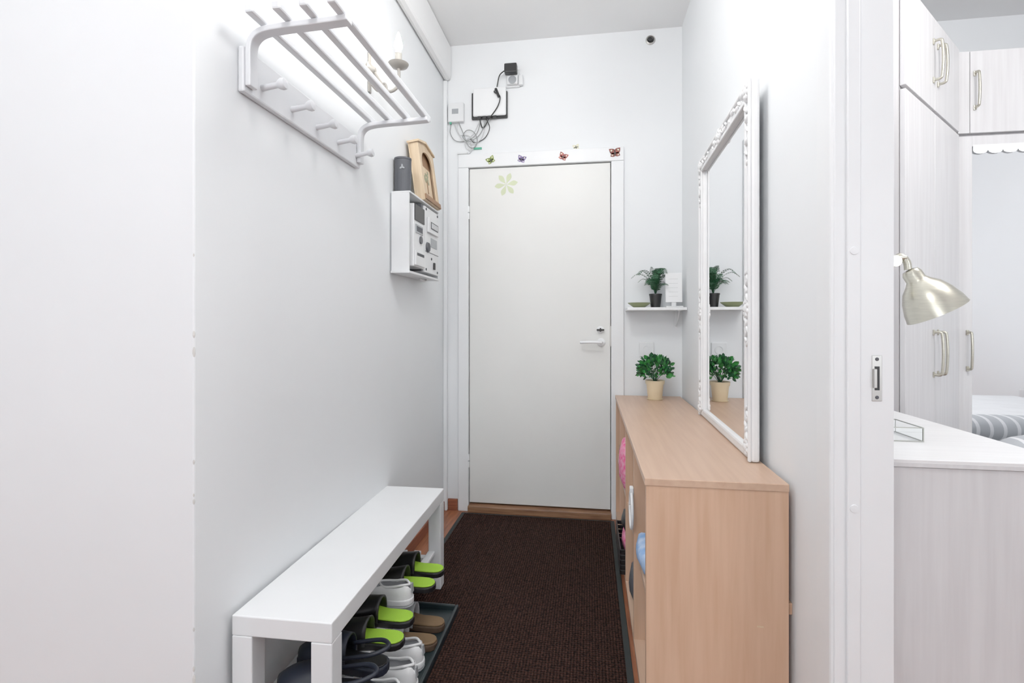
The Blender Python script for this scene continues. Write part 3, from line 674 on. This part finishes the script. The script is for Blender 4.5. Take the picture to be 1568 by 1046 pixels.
box('pane_back',gx0,gx1-.002,gy1-.002,gy1,gz0,gz1,M['glass'],g)
for x in (gx0,gx1):
    for y in (gy0,gy1): rod('post',(x,y,gz0),(x,y,gz1),0.0013,M['brass'],g,n=6)
for z in (gz0+.001,gz1):
    for p,q in [((gx0,gy0),(gx1,gy0)),((gx1,gy0),(gx1,gy1)),((gx1,gy1),(gx0,gy1)),((gx0,gy1),(gx0,gy0))]: rod('edge',(*p,z),(*q,z),0.0013,M['brass'],g,n=6)
lg=group('wall_lamp',(0.617,1.50,1.30))
lathe('wall_mount',[(0,0),(0.035,0),(0.035,0.012),(0.02,0.02),(0,0.02)],(0.617,1.50,1.290),(1,0,0),M['nickel'],lg)
rod('arm',(0.63,1.50,1.290),(0.785,1.475,1.300),0.009,M['nickel'],lg)
rod('knuckle',(0.785,1.452,1.307),(0.785,1.495,1.307),0.015,M['nickel'],lg)
rod('knuckle_bolt',(0.762,1.46,1.312),(0.812,1.46,1.316),0.0065,M['nickel'],lg)
tube('neck',[(0.788,1.47,1.306),(0.802,1.466,1.320),(0.815,1.462,1.306),(0.819,1.462,1.284)],0.009,M['nickel'],lg)
ax=Vector((0.47,-0.08,-0.88)).normalized()
so=Vector((0.822,1.462,1.284))
kk=0.95
lathe('shade',[(r*kk,q*kk) for r,q in [(0.010,0.0),(0.018,0.002),(0.023,0.012),(0.023,0.030),(0.030,0.040),(0.046,0.056),(0.059,0.080),(0.069,0.110),(0.073,0.132),(0.071,0.132),(0.067,0.110),(0.057,0.081),(0.044,0.059),(0.028,0.044),(0.0,0.040)]],so,ax,M['nickel'],lg,48,cap=False)
lathe('inner_bulb',[(0.0,0.05),(0.014,0.052),(0.022,0.08),(0.016,0.10),(0.0,0.106)],so,ax,M['white'],lg)
def bow(nm,g,x,y,z0,z1,local=True):
    yb=y-0.030
    tube(nm,[(x,y,z0+.012),(x,yb+.006,z0+.012),(x,yb,z0+.03),(x,yb-.003,(z0+z1)/2),(x,yb,z1-.03),(x,yb+.006,z1-.012),(x,y,z1-.012)],0.0055,M['nickel'],g,local=local)
    for z in (z0,z1-.024): box(nm+'_foot',x-.006,x+.006,y-0.006,y,z,z+.024,M['nickel'],g,0.002,local)
WX,WY=1.115,2.05; dl=0.788; an=math.atan2(0.57,0.545)
g=group('corner_wardrobe',(WX,WY,0),rz=an)
def tolocal(x,y):
    d=Vector((x-WX,y-WY)); return (d.x*math.cos(an)+d.y*math.sin(an),-d.x*math.sin(an)+d.y*math.cos(an))
foot=[tolocal(*p) for p in [(0.625,2.05),(1.115,2.05),(1.655,2.615),(1.655,3.19),(0.625,3.19)]]
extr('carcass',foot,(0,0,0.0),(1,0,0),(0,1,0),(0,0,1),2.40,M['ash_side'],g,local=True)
for i,(a,b) in enumerate([(0.012,0.388),(0.392,0.775)]):
    box('lower_door_%d'%i,a,b,-0.019,-0.001,0.08,2.003,M['ash'],g,0.002,True)
    box('upper_door_%d'%i,a,b,-0.019,-0.001,2.017,2.392,M['ash'],g,0.002,True)
for i,x in enumerate((0.362,0.424)):
    bow('lower_handle_%d'%i,g,x,-0.019,0.925,1.12); bow('upper_handle_%d'%i,g,x,-0.019,2.12,2.30)
g=group('mirror_wardrobe',(2.4,2.62,0))
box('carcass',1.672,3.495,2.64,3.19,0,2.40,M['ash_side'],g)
ya,yb=2.620,2.638
for i in range(3):
    a=1.675+i*0.605; b=a+0.60
    box('upper_door_%d'%i,a+(0.05 if i==0 else 0),b,ya,yb,2.017,2.392,M['ash'],g,0.002)
    box('stile_l_%d'%i,a,a+.058,ya,yb,0.08,2.003,M['ash'],g,0.002); box('stile_r_%d'%i,b-.058,b,ya,yb,0.08,2.003,M['ash'],g,0.002)
    box('rail_t_%d'%i,a+.058,b-.058,ya,yb,1.955,2.003,M['ash'],g,0.002); box('rail_b_%d'%i,a+.058,b-.058,ya,yb,0.08,.13,M['ash'],g,0.002)
    box('mirror_pane_%d'%i,a+.058,b-.058,ya+.006,yb-.004,0.13,1.955,M['mirror'],g)
box('filler',1.675,1.722,ya,yb,2.017,2.392,M['ash'],g,0.001)
bow('handle_low',g,1.712,ya,0.925,1.115,False); bow('handle_top',g,1.742,ya,2.12,2.30,False)
g=group('lace_valance',(2.0,2.612,1.95))  # lace strip on the pane, standing in for a mirror reflection
P=[(1.735,1.962)]
for i in range(8):
    for k in range(7):
        a=PI*k/6; P.append((1.735+i*.0605+0.03025*(1-math.cos(a)),1.936-0.016*math.sin(a)))
P.append((2.219,1.962))
extr('lace',P,(0,2.6195,0),(1,0,0),(0,0,1),(0,-1,0),0.0015,M['white'],g)
g=group('double_bed',(2.4,1.45,0))
box('base',1.69,3.38,0.60,2.49,0.10,0.32,M['ash'],g,0.01)
for i,(x,y) in enumerate([(1.72,.65),(3.3,.65),(1.72,2.4),(3.3,2.4)]): box('leg_%d'%i,x,x+.05,y,y+.05,0,0.1,M['ash_side'],g)
box('mattress',1.69,3.38,0.60,2.49,0.32,0.50,M['duvet'],g,0.04)
box('duvet',1.67,3.40,0.58,2.51,0.47,0.565,M['duvet'],g,0.045)
box('headboard',3.42,3.47,0.58,2.51,0,0.62,M['ash'],g,0.01)
V=[];F=[];N,K=28,14
cc=Vector((2.03,2.39,0.627))
for j in range(K+1):
    ph=PI*j/K
    for i in range(N):
        th=2*PI*i/N
        sp=lambda v,e: math.copysign(abs(v)**e,v)
        V.append(cc+Vector((0.35*sp(math.sin(ph),.6)*sp(math.cos(th),.5),0.10*sp(math.sin(ph),.8)*math.sin(th),0.061*sp(math.cos(ph),.9))))
for j in range(K):
    for i in range(N): F.append((j*N+i,j*N+(i+1)%N,(j+1)*N+(i+1)%N,(j+1)*N+i))
g=group('striped_cushion',tuple(cc)); finish('cushion',V,F,M['stripe'],g,smooth=True)
# ------------------------------------------------------------------ added fill lights / world
def globe(x,y,r,power,col,z=2.56):  # unseen glowing globes, added to fill hall and bedroom with light
    g=group('globe_ceiling_lamp',(x,y,H))
    m=mat('globe_glow_%d'%int(power),col,0.5,emit=power/(4*PI*r*r*PI),var=0)
    rod('stem',(x,y,z+r),(x,y,H-0.02),0.01,M['steel'],g)
    lathe('canopy',[(0,0),(0.05,0),(0.04,0.02),(0,0.022)],(x,y,H),(0,0,-1),M['white'],g)
    V=[];F=[]; ellips(V,F,(x,y,z),r,r,r,None,32,16); finish('globe',V,F,m,g,smooth=True)
globe(-0.17,1.35,0.15,20.5,(1,0.99,0.97))
globe(-0.6,-0.40,0.15,34,(1,0.99,0.98))
globe(1.5,1.2,0.15,39,(1,0.99,0.98),2.42)
for nm,x,e in (('window_light_hall',-1.3,18),('window_light_bedroom',2.35,22)):  # area lights added behind the camera as soft fill
    L=bpy.data.lights.new(nm,'AREA'); L.shape='RECTANGLE'; L.size=1.6; L.size_y=1.4; L.energy=e; L.color=(0.93,0.96,1)
    o=bpy.data.objects.new(nm,L); o.location=(x,Y0-0.15,1.6); o.rotation_euler=(math.radians(90),0,0); COL.objects.link(o)
W=bpy.data.worlds.new('World'); S.world=W; W.use_nodes=True
W.node_tree.nodes['Background'].inputs[0].default_value=(0.88,0.94,1,1); W.node_tree.nodes['Background'].inputs[1].default_value=1.0
# ------------------------------------------------------------------ camera
cd=bpy.data.cameras.new('camera'); cd.sensor_width=36; cd.lens=17.86; cd.shift_y=-0.0177; cd.clip_start=0.02
co=bpy.data.objects.new('camera',cd); co.location=(0,0,1.145); co.rotation_euler=(math.radians(90),0,math.radians(8.697)); COL.objects.link(co); S.camera=co
S.view_settings.view_transform='Standard'; S.view_settings.look='None'; S.view_settings.exposure=0.10; S.view_settings.gamma=1.22
